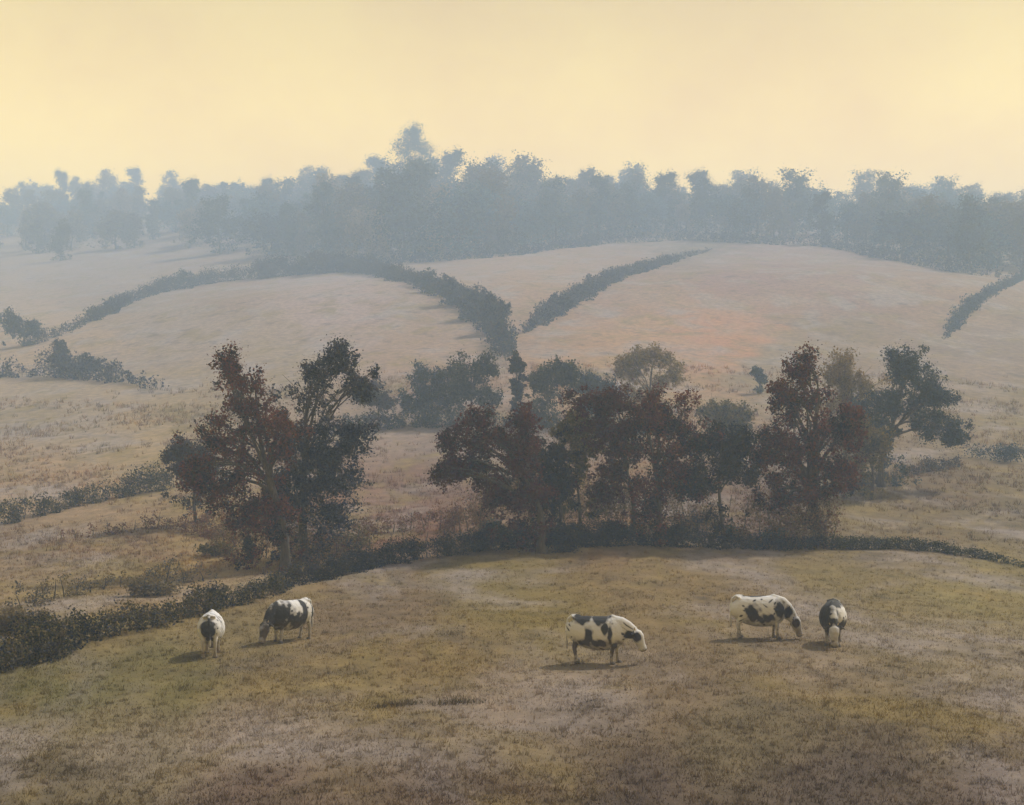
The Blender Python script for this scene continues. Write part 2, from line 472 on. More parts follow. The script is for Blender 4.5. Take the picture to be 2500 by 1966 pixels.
def grass_tufts(n):
    Y = np.exp(rng.uniform(math.log(22), math.log(78), n)); X = rng.uniform(-1, 1, n) * (.38 * Y + 9)
    sz = rng.uniform(.35, 1.0, n) ** 1.6
    m = 12
    X = np.repeat(X, m) + rng.normal(0, .05, n * m) * np.repeat(sz, m) * 1.6; Y = np.repeat(Y, m) + rng.normal(0, .05, n * m) * np.repeat(sz, m) * 1.6
    hh = .19 * np.repeat(sz, m) * rng.uniform(.5, 1.15, n * m)
    a = rng.uniform(0, 2 * math.pi, n * m)
    B = np.stack([X, Y, height(X, Y) - .01], 1)
    d_ = np.stack([np.cos(a), np.sin(a), 0 * a], 1) * .011
    T = B + np.stack([rng.normal(0, .45, n * m) * hh, rng.normal(0, .45, n * m) * hh, hh], 1)
    return np.stack([B - d_, B + d_, T], 1).reshape(-1, 3), np.repeat(field_colour(X, Y, B[:, 2]) * np.repeat(rng.uniform(.85, 1.35, n), m)[:, None], 3, 0)
def slope_grass(n):
    Y = np.exp(rng.uniform(math.log(62), math.log(190), n)); X = rng.uniform(-1, 1, n) * (.38 * Y + 9)
    pt = np.sin(X * .16 + 2 * np.sin(Y * .07)) * np.sin(Y * .21 + X * .1) + rng.normal(0, .45, n)
    py_ = proj(X, Y, height(X, Y))[1]
    ok = (pt > .1) & (py_ < np.interp(proj(X, Y, 0 * X)[0], [0, 280, 540, 800, 1024], [655, 572, 540, 542, 552]))
    X, Y = X[ok], Y[ok]; n = len(X); m = 9
    sz = np.repeat(rng.uniform(.4, 1.0, n), m) * np.clip(np.repeat(Y, m) / 85, .8, 2)
    X = np.repeat(X, m) + rng.normal(0, .13, n * m) * sz; Y = np.repeat(Y, m) + rng.normal(0, .13, n * m) * sz
    hh = .36 * sz * rng.uniform(.4, 1.15, n * m); a = rng.uniform(0, 2 * math.pi, n * m)
    B = np.stack([X, Y, height(X, Y) - .02], 1)
    d_ = np.stack([np.cos(a), np.sin(a), 0 * a], 1) * (.022 * sz)[:, None]
    T = B + np.stack([rng.normal(0, .4, n * m) * hh, rng.normal(0, .4, n * m) * hh, hh], 1)
    tint = np.array([(1.0, .78, .62), (.7, .58, .48), (1.15, 1.0, .8), (.55, .5, .42)])[rng.integers(0, 4, n)]
    return np.stack([B - d_, B + d_, T], 1).reshape(-1, 3), np.repeat(field_colour(X, Y, B[:, 2]) * np.repeat(tint, m, 0), 3, 0)
RV, RC = slope_grass(32000)
for k in range(3):
    v, c_ = grass_tufts(4400)
    GV.append(v); GC.append(c_)
GV = np.concatenate(GV); GC = np.concatenate(GC)
grme = mesh_np('grass', GV, np.arange(len(GV)), 3)
set_colour(grme, GC)
tag(link('grass', grme, grassm), 'short brown and olive grass of the near pasture', 'grass', kind='stuff')

rgme = mesh_np('rough_grass', RV, np.arange(len(RV)), 3)
set_colour(rgme, RC)
tag(link('rough_grass', rgme, grassm), 'rough brown grass on the slopes behind the hedge', 'grass', kind='stuff')

# ------------------------------------------------------------------ trees
def make_tree(name, base, lobes, pal, leaf=0.2, nleaf=6000, trunk_r=0.22, limbs=6, label='', cat='tree', group=None, skirt=True, far=False, seed=0):
    """base: world point; lobes: list of (dx, dz, rx, rz) in metres from the base, crown masses"""
    rs = np.random.default_rng(seed + 100); rd = random.Random(seed + 5)
    leaf *= .62; nleaf = int(nleaf * 3.1)
    root = empty(name, base)
    tag(root, label, cat, group)
    L = [(Vector((dx, rs.uniform(-.35, .35) * rx, dz)), rx, rz) for dx, dz, rx, rz in lobes]
    top = max(c.z + rz * .6 for c, rx, rz in L); low = min(c.z - rz for c, rx, rz in L)
    cx = sum(c.x * rx for c, rx, rz in L) / sum(rx for c, rx, rz in L)
    H = top
    # trunk
    pts, rad = [], []
    n = 9
    fork = max(0.18 * H, min(low + 0.25 * (top - low), 0.6 * H))
    for k in range(n):
        f = k / (n - 1)
        z = -0.25 + f * (0.85 * H + .25)
        g = max(0, (z - fork * .5) / (H - fork * .5 + 1e-6))
        pts.append((cx * g * .85 + trunk_r * 1.0 * math.sin(f * 5 + seed), trunk_r * .8 * math.cos(f * 4 + seed * 2), z))
        rad.append(trunk_r * (1.0 - 0.86 * f) * (1.5 if k == 0 else 1.0))
    link('trunk', tubes_mesh('trunk', [(pts, rad)], 9), bark, root)
    def trunk_at(z):
        for k in range(n - 1):
            if pts[k + 1][2] >= z:
                f = (z - pts[k][2]) / (pts[k + 1][2] - pts[k][2])
                return Vector(pts[k]).lerp(Vector(pts[k + 1]), f), rad[k] * (1 - f) + rad[k + 1] * f
        return Vector(pts[-1]), rad[-1]
    tips = []
    def bend(a, b, r0, r1, droop=0.0, m=5):
        q = []; rr = []
        off = Vector((rd.uniform(-1, 1), rd.uniform(-1, 1), rd.uniform(-.2, .6))) * (b - a).length * .13
        for k in range(m):
            f = k / (m - 1)
            q.append(a.lerp(b, f) + off * math.sin(f * math.pi) + Vector((0, 0, (b - a).length * .12 * math.sin(f * math.pi))))
            rr.append(r0 * (1 - f) + r1 * f)
        return q, rr
    def in_lobe(c, rx, rz, lo=.2, hi=.95):
        v = Vector(rs.normal(size=3)); v.normalize(); v *= rd.uniform(lo, hi)
        return c + Vector((v.x * rx, v.y * rx * .85, v.z * rz))
    nl = 0
    for j in range(max(limbs, len(L))):
        c, rx, rz = L[j % len(L)]
        tgt = in_lobe(c, rx, rz, 0.0, .45)
        st, r0 = trunk_at(min(max(fork * rd.uniform(.75, 1.15), tgt.z * rd.uniform(.35, .6)), tgt.z - .1))
        r0 *= .62
        q, rr = bend(st, tgt, r0, r0 * .35)
        segs = [(q, rr)]
        for s in range(7):
            k = rd.randint(1, 4)
            e = in_lobe(c, rx, rz, .55, 1.0)
            q2, rr2 = bend(q[k], e, rr[k] * .6, .012 + trunk_r * .03, m=4)
            segs.append((q2, rr2)); tips += [q2[-1], q2[-2]]
            for s2 in range(4):
                e2 = e + Vector(rs.normal(size=3)) * rx * .28 + Vector((0, 0, rz * .08))
                segs.append(([q2[2], q2[2].lerp(e2, .5) + Vector((0, 0, .05)), e2], [rr2[2] * .6, .014, .006]))
                tips.append(e2)
        link('limb', tubes_mesh('limb', segs, 5), bark, root)
    # foliage: clumps of leaf sprays on the twig ends, gaps between the clumps
    tips = np.array([tuple(v) for v in tips])
    mr_ = float(np.mean([rx for _, rx, _ in L]))
    nc_ = min(len(tips), 46 + 22 * len(L))
    cen = tips[rs.choice(len(tips), nc_, replace=False)]
    li = rs.integers(0, len(L), nc_ // 3)
    C = np.array([tuple(c) for c, _, _ in L])[li]; RX = np.array([a for _, a, _ in L])[li]; RZ = np.array([b for _, _, b in L])[li]
    v = rs.normal(size=(len(li), 3)); v /= np.linalg.norm(v, axis=1)[:, None]; v *= rs.random((len(li), 1)) ** .4
    cen = np.concatenate([cen, C + v * np.stack([RX, RX * .85, RZ], 1)])
    crad = mr_ * .26 * rs.uniform(.45, 1.45, len(cen))
    if skirt:      # low shoots and suckers round the foot
        k_ = 16
        sk = np.stack([rs.normal(cx * .35, mr_ * .75, k_), rs.normal(0, mr_ * .5, k_), rs.uniform(.04, .95, k_) * max(low, .8)], 1)
        cen = np.concatenate([cen, sk]); crad = np.concatenate([crad, mr_ * .24 * rs.uniform(.5, 1.4, k_)])
    w_ = crad ** 2.0 * rs.uniform(.5, 1.3, len(cen)); w_ /= w_.sum()
    j_ = rs.choice(len(cen), nleaf, p=w_)
    off_ = rs.normal(size=(nleaf, 3)); off_ *= (np.minimum(np.linalg.norm(off_, axis=1), 2.3) / np.linalg.norm(off_, axis=1))[:, None]
    fine = rs.random(nleaf) < (.62 if far else .34)
    spread = np.where(fine, 1.05 if far else .92, .52)
    P = cen[j_] + off_ * (crad[j_] * spread)[:, None] * np.array([1, 1, 1.0])
    sz = np.where(fine, .5, 1.0) * leaf
    P[:, 2] = np.maximum(P[:, 2], 0.1)
    v_, f_ = leaves_arrays(P, sz)
    cme = mesh_np('crown', v_, f_, 4)
    link('crown', cme, LM(pal), root)
    return root

def tree_px(name, bx, by, lobes, pal, label, **k):
    b = ground_at(bx, by)
    s = b.y / F
    L = [((lx - bx) * s, (by - ly) * s, rx * s, rz * s) for lx, ly, rx, rz in lobes]
    return make_tree(name, b, L, pal, label=label, **k)

NEAR = 'trees standing along the near hedge'
tree_px('autumn_tree', 281, 571, [(226, 362, 13, 16), (243, 392, 28, 26), (252, 432, 38, 34), (220, 450, 30, 28), (192, 474, 16, 14), (262, 478, 34, 36), (252, 515, 26, 24), (284, 430, 26, 28), (210, 492, 20, 18), (276, 520, 22, 22)],
        'russet_leaves', 'tall brown and russet autumn tree, wispy top, left of the slate dark tree', leaf=.17, nleaf=9500, trunk_r=.26, limbs=8, group=NEAR, seed=1)
tree_px('autumn_tree', 302, 560, [(341, 362, 17, 16), (322, 385, 30, 24), (362, 380, 16, 16), (312, 428, 36, 32), (340, 448, 24, 30), (318, 482, 34, 28), (290, 455, 26, 28), (344, 486, 24, 24), (288, 495, 24, 24), (322, 515, 26, 20), (356, 440, 16, 20)],
        'slate_leaves', 'slate blue and black tree crowding the russet tree on the left', leaf=.18, nleaf=9500, trunk_r=.24, limbs=8, group=NEAR, seed=2)
tree_px('autumn_tree', 196, 523, [(180, 456, 16, 12), (196, 450, 18, 16), (208, 470, 18, 20), (188, 476, 17, 14)],
        'umber_leaves', 'small greyish brown tree at the left foot of the tall russet tree', leaf=.19, nleaf=4200, trunk_r=.14, limbs=5, group=NEAR, seed=3)
tree_px('autumn_tree', 546, 553, [(464, 450, 27, 24), (492, 432, 30, 22), (448, 470, 14, 14), (520, 432, 26, 20), (514, 466, 24, 30), (505, 495, 24, 22), (470, 472, 22, 15), (530, 500, 20, 18)],
        'dark_red_leaves', 'dark red almost black tree in the middle, leaning left above the hedge', leaf=.17, nleaf=9000, trunk_r=.25, limbs=8, group=NEAR, seed=4)
tree_px('autumn_tree', 559, 545, [(552, 462, 22, 22), (560, 485, 18, 16), (540, 480, 14, 24)],
        'navy_leaves', 'small blue black tree just right of the dark red middle tree', leaf=.17, nleaf=4200, trunk_r=.16, limbs=5, group=NEAR, seed=5)
tree_px('autumn_tree', 632, 541, [(590, 412, 20, 18), (616, 408, 22, 18), (600, 440, 22, 18), (628, 436, 20, 20), (618, 465, 24, 20), (604, 490, 20, 18)],
        'dark_red_leaves', 'slender stemmed red brown tree, left of the pair right of middle', leaf=.17, nleaf=6200, trunk_r=.17, limbs=7, group=NEAR, seed=6)
tree_px('autumn_tree', 656, 544, [(648, 412, 20, 18), (676, 416, 24, 20), (655, 446, 28, 20), (690, 440, 22, 18), (664, 475, 28, 20), (688, 486, 22, 18), (645, 500, 20, 16)],
        'russet_leaves', 'dark russet tree on a thin trunk, right of the pair right of middle', leaf=.17, nleaf=7500, trunk_r=.18, limbs=8, group=NEAR, seed=7)
tree_px('autumn_tree', 722, 548, [(712, 436, 24, 18), (722, 462, 26, 20), (702, 482, 20, 18), (740, 470, 18, 18), (738, 440, 18, 14)],
        'navy_leaves', 'dark navy and umber tree between the russet pair and the thick trunk', leaf=.17, nleaf=5000, trunk_r=.14, limbs=5, group=NEAR, seed=8)
tree_px('autumn_tree', 820, 545, [(800, 372, 17, 18), (786, 398, 16, 16), (782, 430, 26, 26), (812, 418, 28, 26), (796, 462, 28, 26), (834, 448, 24, 26), (812, 490, 20, 16), (762, 452, 16, 20), (848, 425, 18, 18), (776, 492, 20, 18), (840, 480, 18, 16)],
        'russet_leaves', 'tall dark russet tree on a thick trunk at the right', leaf=.18, nleaf=10500, trunk_r=.36, limbs=9, group=NEAR, seed=9)
tree_px('autumn_tree', 884, 487, [(904, 366, 17, 16), (930, 392, 22, 18), (900, 402, 24, 18), (866, 414, 20, 16), (932, 426, 22, 16), (884, 438, 26, 18), (958, 432, 14, 12)],
        'blue_leaves', 'blue green spreading tree at the right, behind the thick trunked tree', leaf=.22, nleaf=8500, trunk_r=.26, limbs=9, group=NEAR, seed=10)
tree_px('autumn_tree', 846, 470, [(838, 372, 20, 16), (854, 392, 20, 18), (842, 415, 22, 18)],
        'ochre_leaves', 'yellow ochre tree glimpsed between the thick trunked and blue green trees', leaf=.22, nleaf=4200, trunk_r=.18, limbs=6, group=NEAR, seed=11)

tree_px('autumn_tree', 872, 500, [(852, 436, 18, 14), (876, 446, 18, 14), (866, 460, 20, 12)],
        'olive_leaves', 'low olive tree under the blue green spreading tree at the right', leaf=.2, nleaf=3000, trunk_r=.14, limbs=5, group=NEAR, seed=12)
tree_px('autumn_tree', 578, 542, [(572, 432, 16, 14), (584, 452, 16, 14), (574, 474, 16, 14)],
        'olive_leaves', 'thin olive tree between the dark red middle tree and the russet pair', leaf=.17, nleaf=3800, trunk_r=.11, limbs=5, group=NEAR, seed=13)
MID = 'trees of the second hedgerow'
for (bx, by, lobes, pal, lab, nlf) in [
    (470, 425, [(468, 380, 22, 20), (486, 370, 12, 16), (454, 398, 20, 14), (490, 400, 14, 14)], 'green_leaves', 'blunt dark green tree in the second hedgerow', 3600),
    (424, 424, [(424, 382, 15, 16), (432, 400, 18, 13), (412, 402, 13, 11)], 'blue_leaves', 'dusty blue small tree left of the blunt dark green tree', 2400),
    (517, 427, [(516, 366, 7, 12), (518, 386, 8, 14), (518, 406, 7, 12)], 'navy_leaves', 'narrow dark upright tree below the two hedges that meet in the dip', 1800),
    (548, 428, [(540, 378, 15, 14), (562, 374, 16, 13), (552, 400, 23, 16)], 'green_leaves', 'round dark olive tree right of the narrow upright tree', 2800),
    (596, 428, [(590, 386, 17, 15), (608, 392, 16, 13), (598, 408, 18, 12)], 'blue_leaves', 'grey blue bushy tree behind the slender red brown tree', 2400),
    (650, 430, [(632, 366, 16, 14), (656, 360, 14, 12), (672, 378, 16, 13), (645, 390, 18, 14)], 'ochre_leaves', 'pale tan wispy tree above the russet pair', 2600),
    (724, 452, [(716, 414, 16, 13), (736, 420, 14, 13), (726, 432, 18, 10)], 'olive_leaves', 'low olive yellow tree right of the russet pair', 2600),
    (759, 393, [(758, 374, 6, 8), (762, 380, 5, 6)], 'blue_leaves', 'tiny lone blue tree on the right field', 700),
    (380, 430, [(368, 392, 14, 12), (384, 400, 14, 11)], 'umber_leaves', 'thin brownish tree against the upper right of the slate dark tree', 1700),
]:
    tree_px('hedgerow_tree', bx, by, lobes, pal, lab, leaf=.30, nleaf=nlf, trunk_r=.16, limbs=5, group=MID, seed=int(bx))

HILL = 'trees on the hill hedges'
for (bx, by, lobes, pal, lab, nlf) in [
    (430, 293, [(428, 280, 9, 8), (436, 284, 8, 6)], 'blue_leaves', 'first blue grey tree where the arched hedge bends down', 900),
    (452, 305, [(450, 288, 10, 10), (458, 294, 9, 8)], 'slate_leaves', 'second tree down the arched hedge, slate blue', 1100),
    (474, 320, [(470, 300, 11, 12), (480, 304, 10, 11)], 'slate_leaves', 'broad slate tree midway down the right of the arched hedge', 1300),
    (493, 334, [(490, 308, 11, 14), (500, 314, 8, 14)], 'slate_leaves', 'tallest dark slate tree low on the arched hedge', 1500),
    (504, 352, [(502, 334, 7, 11), (506, 340, 6, 8)], 'navy_leaves', 'lowest dark tree of the arched hedge, in the dip', 900),
    (24, 346, [(14, 324, 11, 10), (28, 330, 10, 12)], 'blue_leaves', 'blue grey tree at the left edge above the low dark hedge', 1200),
    (62, 366, [(60, 350, 7, 10), (64, 356, 7, 8)], 'navy_leaves', 'dark blue small tree at the left foot of the arched hedge', 900),
    (88, 372, [(84, 366, 9, 7), (94, 368, 8, 6)], 'slate_leaves', 'low slate bushy tree right of the dark blue small tree', 800),
    (112, 314, [(110, 304, 6, 6), (116, 306, 5, 5)], 'slate_leaves', 'small slate tree low on the left of the arched hedge', 600),
    (184, 289, [(182, 277, 7, 7), (190, 280, 6, 5)], 'blue_leaves', 'small blue grey tree on the left shoulder of the arched hedge', 700),
    (262, 279, [(260, 266, 7, 7), (268, 269, 7, 5)], 'umber_leaves', 'small brownish tree near the crest of the arched hedge', 700),
    (318, 274, [(316, 258, 10, 8), (326, 262, 8, 7)], 'umber_leaves', 'brown round tree on the crest of the arched hedge', 900),
    (560, 314, [(558, 302, 8, 6), (566, 304, 6, 5)], 'slate_leaves', 'small dark tree in the hedge slanting up right from the dip', 700),
    (508, 254, [(510, 238, 12, 12), (504, 246, 9, 8)], 'green_leaves', 'dark olive round tree at the lower edge of the far wood, centre', 1000),
    (745, 240, [(742, 208, 15, 17), (738, 226, 15, 11), (752, 196, 8, 10)], 'green_leaves', 'dark olive brown tree standing out of the far wood, right of middle', 1600),
]:
    tree_px('hill_tree', bx, by, lobes, pal, lab, leaf=.55, nleaf=nlf, trunk_r=.18, limbs=4, group=HILL, seed=int(bx) + 31)

# ------------------------------------------------------------------ far wood: five kinds of tree, copied
WOODG = 'trees of the hazy far wood on the ridge'
WLAB = 'hazy grey blue tree in the far wood along the ridge'
protos = []
for k, (lobes, pal) in enumerate([
    ([(0, 9, 4.2, 4), (-2.5, 6.5, 3, 2.8), (2.6, 7, 3, 3), (0.5, 12.5, 2.5, 2.6)], 'wood_hazed_leaves_a'),
    ([(0, 8, 3.6, 4.5), (0.6, 12.5, 2.2, 3), (-1.8, 5.5, 2.6, 2.4)], 'wood_hazed_leaves_b'),
    ([(0, 7, 4.8, 3.6), (3, 9, 3, 2.8), (-3, 8.5, 3, 2.8)], 'wood_hazed_leaves_c'),
    ([(0, 10, 2.8, 4), (0.4, 14.5, 1.8, 2.6), (0, 6, 3, 2.6)], 'wood_hazed_leaves_a'),
    ([(-1, 6, 3.4, 3), (1.6, 7.5, 3, 2.8), (0, 9.5, 2.6, 2.2)], 'wood_hazed_leaves_b')]):
    protos.append((lobes, pal))
proto_obj = [None] * len(protos)
WKIND = ['broad many lobed', 'tall rounded brownish', 'low wide blue', 'slim upright', 'small brownish']
def wood_tree(b, k, scale, rz, label=None, name='wood_tree'):
    if label is None:
        q = proj(b.x, b.y, b.z)[0]
        where = ['at the misty left end of the far wood', 'in the far wood left of its tallest tree', 'in the far wood right of its tallest tree',
                 'in the far wood above the right field', 'at the right end of the far wood'][int(np.searchsorted([180, 412, 600, 820], q))]
        label = 'hazy ' + WKIND[k] + ' tree ' + where
    if proto_obj[k] is None:
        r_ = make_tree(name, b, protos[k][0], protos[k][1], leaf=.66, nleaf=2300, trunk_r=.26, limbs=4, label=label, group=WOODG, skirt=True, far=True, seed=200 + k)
        proto_obj[k] = r_
    else:
        src = proto_obj[k]
        r_ = src.copy(); col.objects.link(r_)
        r_.location = b; r_['label'] = label
        for ch in src.children:
            c2 = ch.copy(); col.objects.link(c2); c2.parent = r_
    r_.scale = (scale * random.uniform(1.0, 1.5), scale * random.uniform(1.0, 1.5), scale)
    r_.rotation_euler = (0, 0, rz)
    return r_
WB = [(0, 262), (120, 258), (210, 256), (300, 258), (350, 262), (430, 258), (520, 252), (600, 240), (680, 236), (760, 240), (820, 242), (900, 258), (980, 272), (1040, 276)]
def wood_base(px): return float(np.interp(px, [a for a, _ in WB], [b for _, b in WB]))
cnt = 0
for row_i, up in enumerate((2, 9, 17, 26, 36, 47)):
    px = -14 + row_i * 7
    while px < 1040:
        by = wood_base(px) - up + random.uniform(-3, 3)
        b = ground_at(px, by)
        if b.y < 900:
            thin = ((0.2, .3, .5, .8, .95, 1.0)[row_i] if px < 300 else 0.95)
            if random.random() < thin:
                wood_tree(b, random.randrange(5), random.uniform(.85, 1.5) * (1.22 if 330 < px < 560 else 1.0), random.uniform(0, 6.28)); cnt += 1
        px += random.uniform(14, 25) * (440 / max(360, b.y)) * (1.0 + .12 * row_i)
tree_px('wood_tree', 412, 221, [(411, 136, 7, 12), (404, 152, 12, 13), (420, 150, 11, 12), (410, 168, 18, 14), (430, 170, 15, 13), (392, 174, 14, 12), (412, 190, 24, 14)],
        'wood_hazed_leaves_c', 'tallest tree of the far wood, peaked crown rising above the ridge left of middle', leaf=.72, nleaf=7000, trunk_r=.5, limbs=8, group=WOODG, far=True, seed=220)
b = ground_at(396, 224)
wood_tree(b, 1, 1.7, 1.4, 'tall hazy tree just left of the tallest tree of the far wood')
b = ground_at(434, 222)
wood_tree(b, 0, 1.7, 2.4, 'tall hazy tree just right of the tallest tree of the far wood')
print('wood trees', cnt)

# ------------------------------------------------------------------ hedges
def make_hedge(name, pts, pal, label, leaf, dens, stems=True, group=None, cat='hedge', wf=0.8, clumps=2.0, even=0.3, seed=0):
    """pts: (px, py, height in px) of the hedge foot along its length"""
    rs = np.random.default_rng(seed)
    leaf *= .66; dens *= 1.0
    W = []; Hh = []
    P3 = [ground_at(a, b) for a, b, _ in pts]
    hs = [1.4 * h * p.y / F for (_, _, h), p in zip(pts, P3)]
    for k in range(len(P3) - 1):
        a, b = P3[k], P3[k + 1]
        m = max(2, int((b - a).length / (leaf * 1.5)))
        for j in range(m):
            f = j / m
            W.append((a.x + (b.x - a.x) * f, a.y + (b.y - a.y) * f)); Hh.append(hs[k] * (1 - f) + hs[k + 1] * f)
    W = np.array(W); Hh = np.array(Hh)
    base = Vector(P3[0])
    root = empty(name, base); tag(root, label, cat, group)
    s = np.concatenate([[0], np.cumsum(np.linalg.norm(np.diff(W, axis=0), axis=1))])
    mod = 0.75 + .35 * np.sin(s / Hh.mean() * .9 + seed) * np.sin(s / Hh.mean() * .37 + 1) + .25 * np.sin(s / Hh.mean() * 2.3 + seed * 3)
    mod = np.clip(mod, .55, 1.35) * (1 - even) + even
    Hm = Hh * mod
    vol = (Hm * np.maximum(Hm * wf, leaf)).sum()
    n = int(2.3 * dens * (s[-1] * Hh.mean() * 1.4) / leaf ** 2)
    n = min(n, 90000)
    pr = Hm / Hm.sum()
    tdir = np.gradient(W, axis=0); tdir /= np.linalg.norm(tdir, axis=1)[:, None] + 1e-9
    ncl = int(np.clip(s[-1] / (Hh.mean() * .30) * clumps * 1.9, 14, 4000))
    ci = rs.choice(len(W), ncl, p=pr)
    h = Hm[ci]
    cxx = np.clip(rs.normal(size=ncl), -1.8, 1.8) * h * wf * .36
    cz = h * (rs.random(ncl) ** .85) * .82
    cr = h * .26 * rs.uniform(.45, 1.4, ncl)
    nd = np.stack([-tdir[:, 1], tdir[:, 0]], 1)[ci]
    cxy = W[ci] + nd * cxx[:, None] + tdir[ci] * rs.normal(size=(ncl, 1)) * h[:, None] * .3
    w_ = cr ** 2; w_ /= w_.sum()
    j_ = rs.choice(ncl, n, p=w_)
    off_ = rs.normal(size=(n, 3)); nn_ = np.linalg.norm(off_, axis=1); off_ *= (np.minimum(nn_, 2.1) / nn_)[:, None]
    Q = np.concatenate([cxy, cz[:, None]], 1)[j_] + off_ * (cr[j_] * .55)[:, None]
    P = np.stack([Q[:, 0], Q[:, 1], height(Q[:, 0], Q[:, 1]) + np.maximum(Q[:, 2], leaf * .3)], 1) - np.array(tuple(base))
    v_, f_ = leaves_arrays(P, leaf)
    link('foliage', mesh_np('foliage', v_, f_, 4), LM(pal), root)
    if stems:
        segs = []
        for k in range(0, len(W), max(1, int(1.0 / leaf / 1.5))):
            b = Vector((W[k][0], W[k][1], float(height(W[k][0], W[k][1])) - .1)) - base
            hh = Hm[k] * random.uniform(.6, 1.0)
            lean = Vector((random.uniform(-.3, .3), random.uniform(-.3, .3), 1)) * hh
            segs.append(([b, b + lean * .5 + Vector((.03, .02, 0)), b + lean], [.035, .025, .01]))
        tag(link('stems', tubes_mesh('stems', segs, 4), bark, root), kind='stuff')
    return root

make_hedge('hedge', [(-150, 735, 30), (-90, 708, 30), (-30, 684, 30), (40, 657, 28), (80, 644, 24), (140, 630, 23), (200, 614, 20), (240, 604, 17), (285, 590, 14)], 'bank_leaves',
           'thick dark hedge climbing from the lower left edge towards the left cows', .10, 1.1, seed=1, clumps=3.0, even=.5)
make_hedge('hedge', [(272, 590, 14), (310, 582, 17), (360, 570, 16), (420, 559, 15), (480, 551, 18), (530, 546, 18), (560, 545, 18), (620, 545, 16), (700, 547, 14), (780, 550, 13), (830, 549, 10)], 'hedge_leaves',
           'long low dark hedge along the top of the cow pasture', .09, 1.5, seed=2, clumps=4.0, even=.7)
make_hedge('hedge', [(832, 549, 10), (890, 549, 9), (940, 552, 8), (985, 559, 6.5), (1030, 569, 5), (1110, 588, 5), (1180, 604, 5)], 'green_leaves',
           'thin low hedge trailing away to the right edge above the pasture', .09, 1.2, seed=3, clumps=5.0, even=.85)
make_hedge('hedge', [(-140, 556, 14), (-70, 541, 15), (-20, 530, 16), (40, 516, 20), (90, 503, 18), (140, 494, 18), (180, 486, 14)], 'bank_leaves',
           'bushy hedge on the left slope leading to the small greyish tree', .16, .7, seed=4)
make_hedge('hedge', [(780, 505, 8), (850, 490, 9), (900, 478, 9), (960, 466, 8)], 'umber_leaves',
           'faint brown hedge running up right behind the thick trunked tree', .15, .55, seed=5)
make_hedge('hedge', [(330, 432, 8), (380, 428, 13), (440, 426, 16), (500, 427, 15), (560, 428, 15), (620, 430, 10), (690, 440, 10)], 'green_leaves',
           'dark green second hedgerow behind the middle trees', .24, .8, seed=6)
make_hedge('hedge', [(-130, 384, 14), (-70, 380, 16), (-20, 378, 18), (20, 377, 16), (60, 376, 17), (100, 380, 16), (140, 386, 11), (170, 392, 7)], 'slate_leaves',
           'low dark blue hedge at the left edge below the arched hedge', .4, .7, seed=7)
make_hedge('hedge', [(36, 345, 10), (70, 332, 9), (100, 318, 9), (128, 303, 9), (175, 289, 10), (235, 280, 13), (290, 275, 13), (340, 272, 14), (380, 275, 10), (410, 283, 10), (445, 297, 13), (478, 314, 17), (498, 335, 18), (506, 362, 13)], 'navy_leaves',
           'long arched hedge round the top of the pale left hill field', .42, 1.0, seed=8, clumps=3.6, even=.35)
make_hedge('hedge', [(524, 334, 9), (545, 320, 12), (566, 308, 13), (590, 294, 11), (626, 276, 9), (655, 268, 8), (688, 257, 4.5), (712, 250, 3)], 'slate_leaves',
           'dark hedge slanting up right from the dip to the far wood', .42, .9, seed=9, clumps=3.0, even=.5)
make_hedge('hedge', [(944, 340, 5), (958, 322, 10), (972, 308, 9), (1000, 290, 6), (1035, 272, 6)], 'blue_leaves',
           'short slanting hedge near the right edge of the far field', .4, .6, seed=10)
make_hedge('hedge', [(340, 266, 8), (430, 262, 8), (520, 255, 9), (600, 244, 8), (680, 240, 8), (760, 244, 8), (820, 246, 8), (900, 262, 8), (980, 276, 8), (1035, 281, 8)], 'slate_leaves',
           'hazy scrubby hedge along the foot of the far wood', .5, .7, seed=11)

make_hedge('thicket', [(425, 541, 18), (470, 539, 30), (520, 536, 44), (560, 534, 36), (610, 534, 44), (650, 536, 52), (700, 538, 48), (750, 542, 50), (800, 545, 40), (845, 546, 16)], 'thicket_leaves',
           'brown scrubby thicket behind the long hedge under the middle trees', 0.12, .75, seed=12, cat='thicket', wf=.5, clumps=1.5)
make_hedge('thicket', [(215, 552, 16), (250, 558, 36), (290, 560, 46), (330, 556, 44), (370, 550, 30), (420, 545, 14)], 'thicket_leaves',
           'brown scrubby thicket around the trunks of the tall left trees', 0.12, .55, seed=13, cat='thicket', wf=.5, clumps=1.5)
make_hedge('thicket', [(10, 612, 18), (60, 598, 26), (110, 588, 14), (160, 585, 20), (215, 580, 10)], 'bank_scrub_leaves',
           'low tan and grey scrub on the bank above the left hedge', .11, .30, seed=14, cat='thicket', wf=.9, clumps=.7)
make_hedge('thicket', [(335, 540, 14), (372, 534, 22), (410, 530, 16), (445, 531, 26), (480, 533, 24)], 'russet_scrub_leaves',
           'russet brown scrub between the tall left trees and the dark red middle tree', .12, .5, seed=15, cat='thicket', wf=.6, clumps=1.3)
make_hedge('thicket', [(60, 540, 10), (110, 535, 16), (150, 528, 14), (200, 534, 18), (240, 540, 22)], 'russet_scrub_leaves',
           'russet brown scrub on the left slope below the small greyish tree', .13, .4, seed=16, cat='thicket', wf=.6, clumps=1.0)
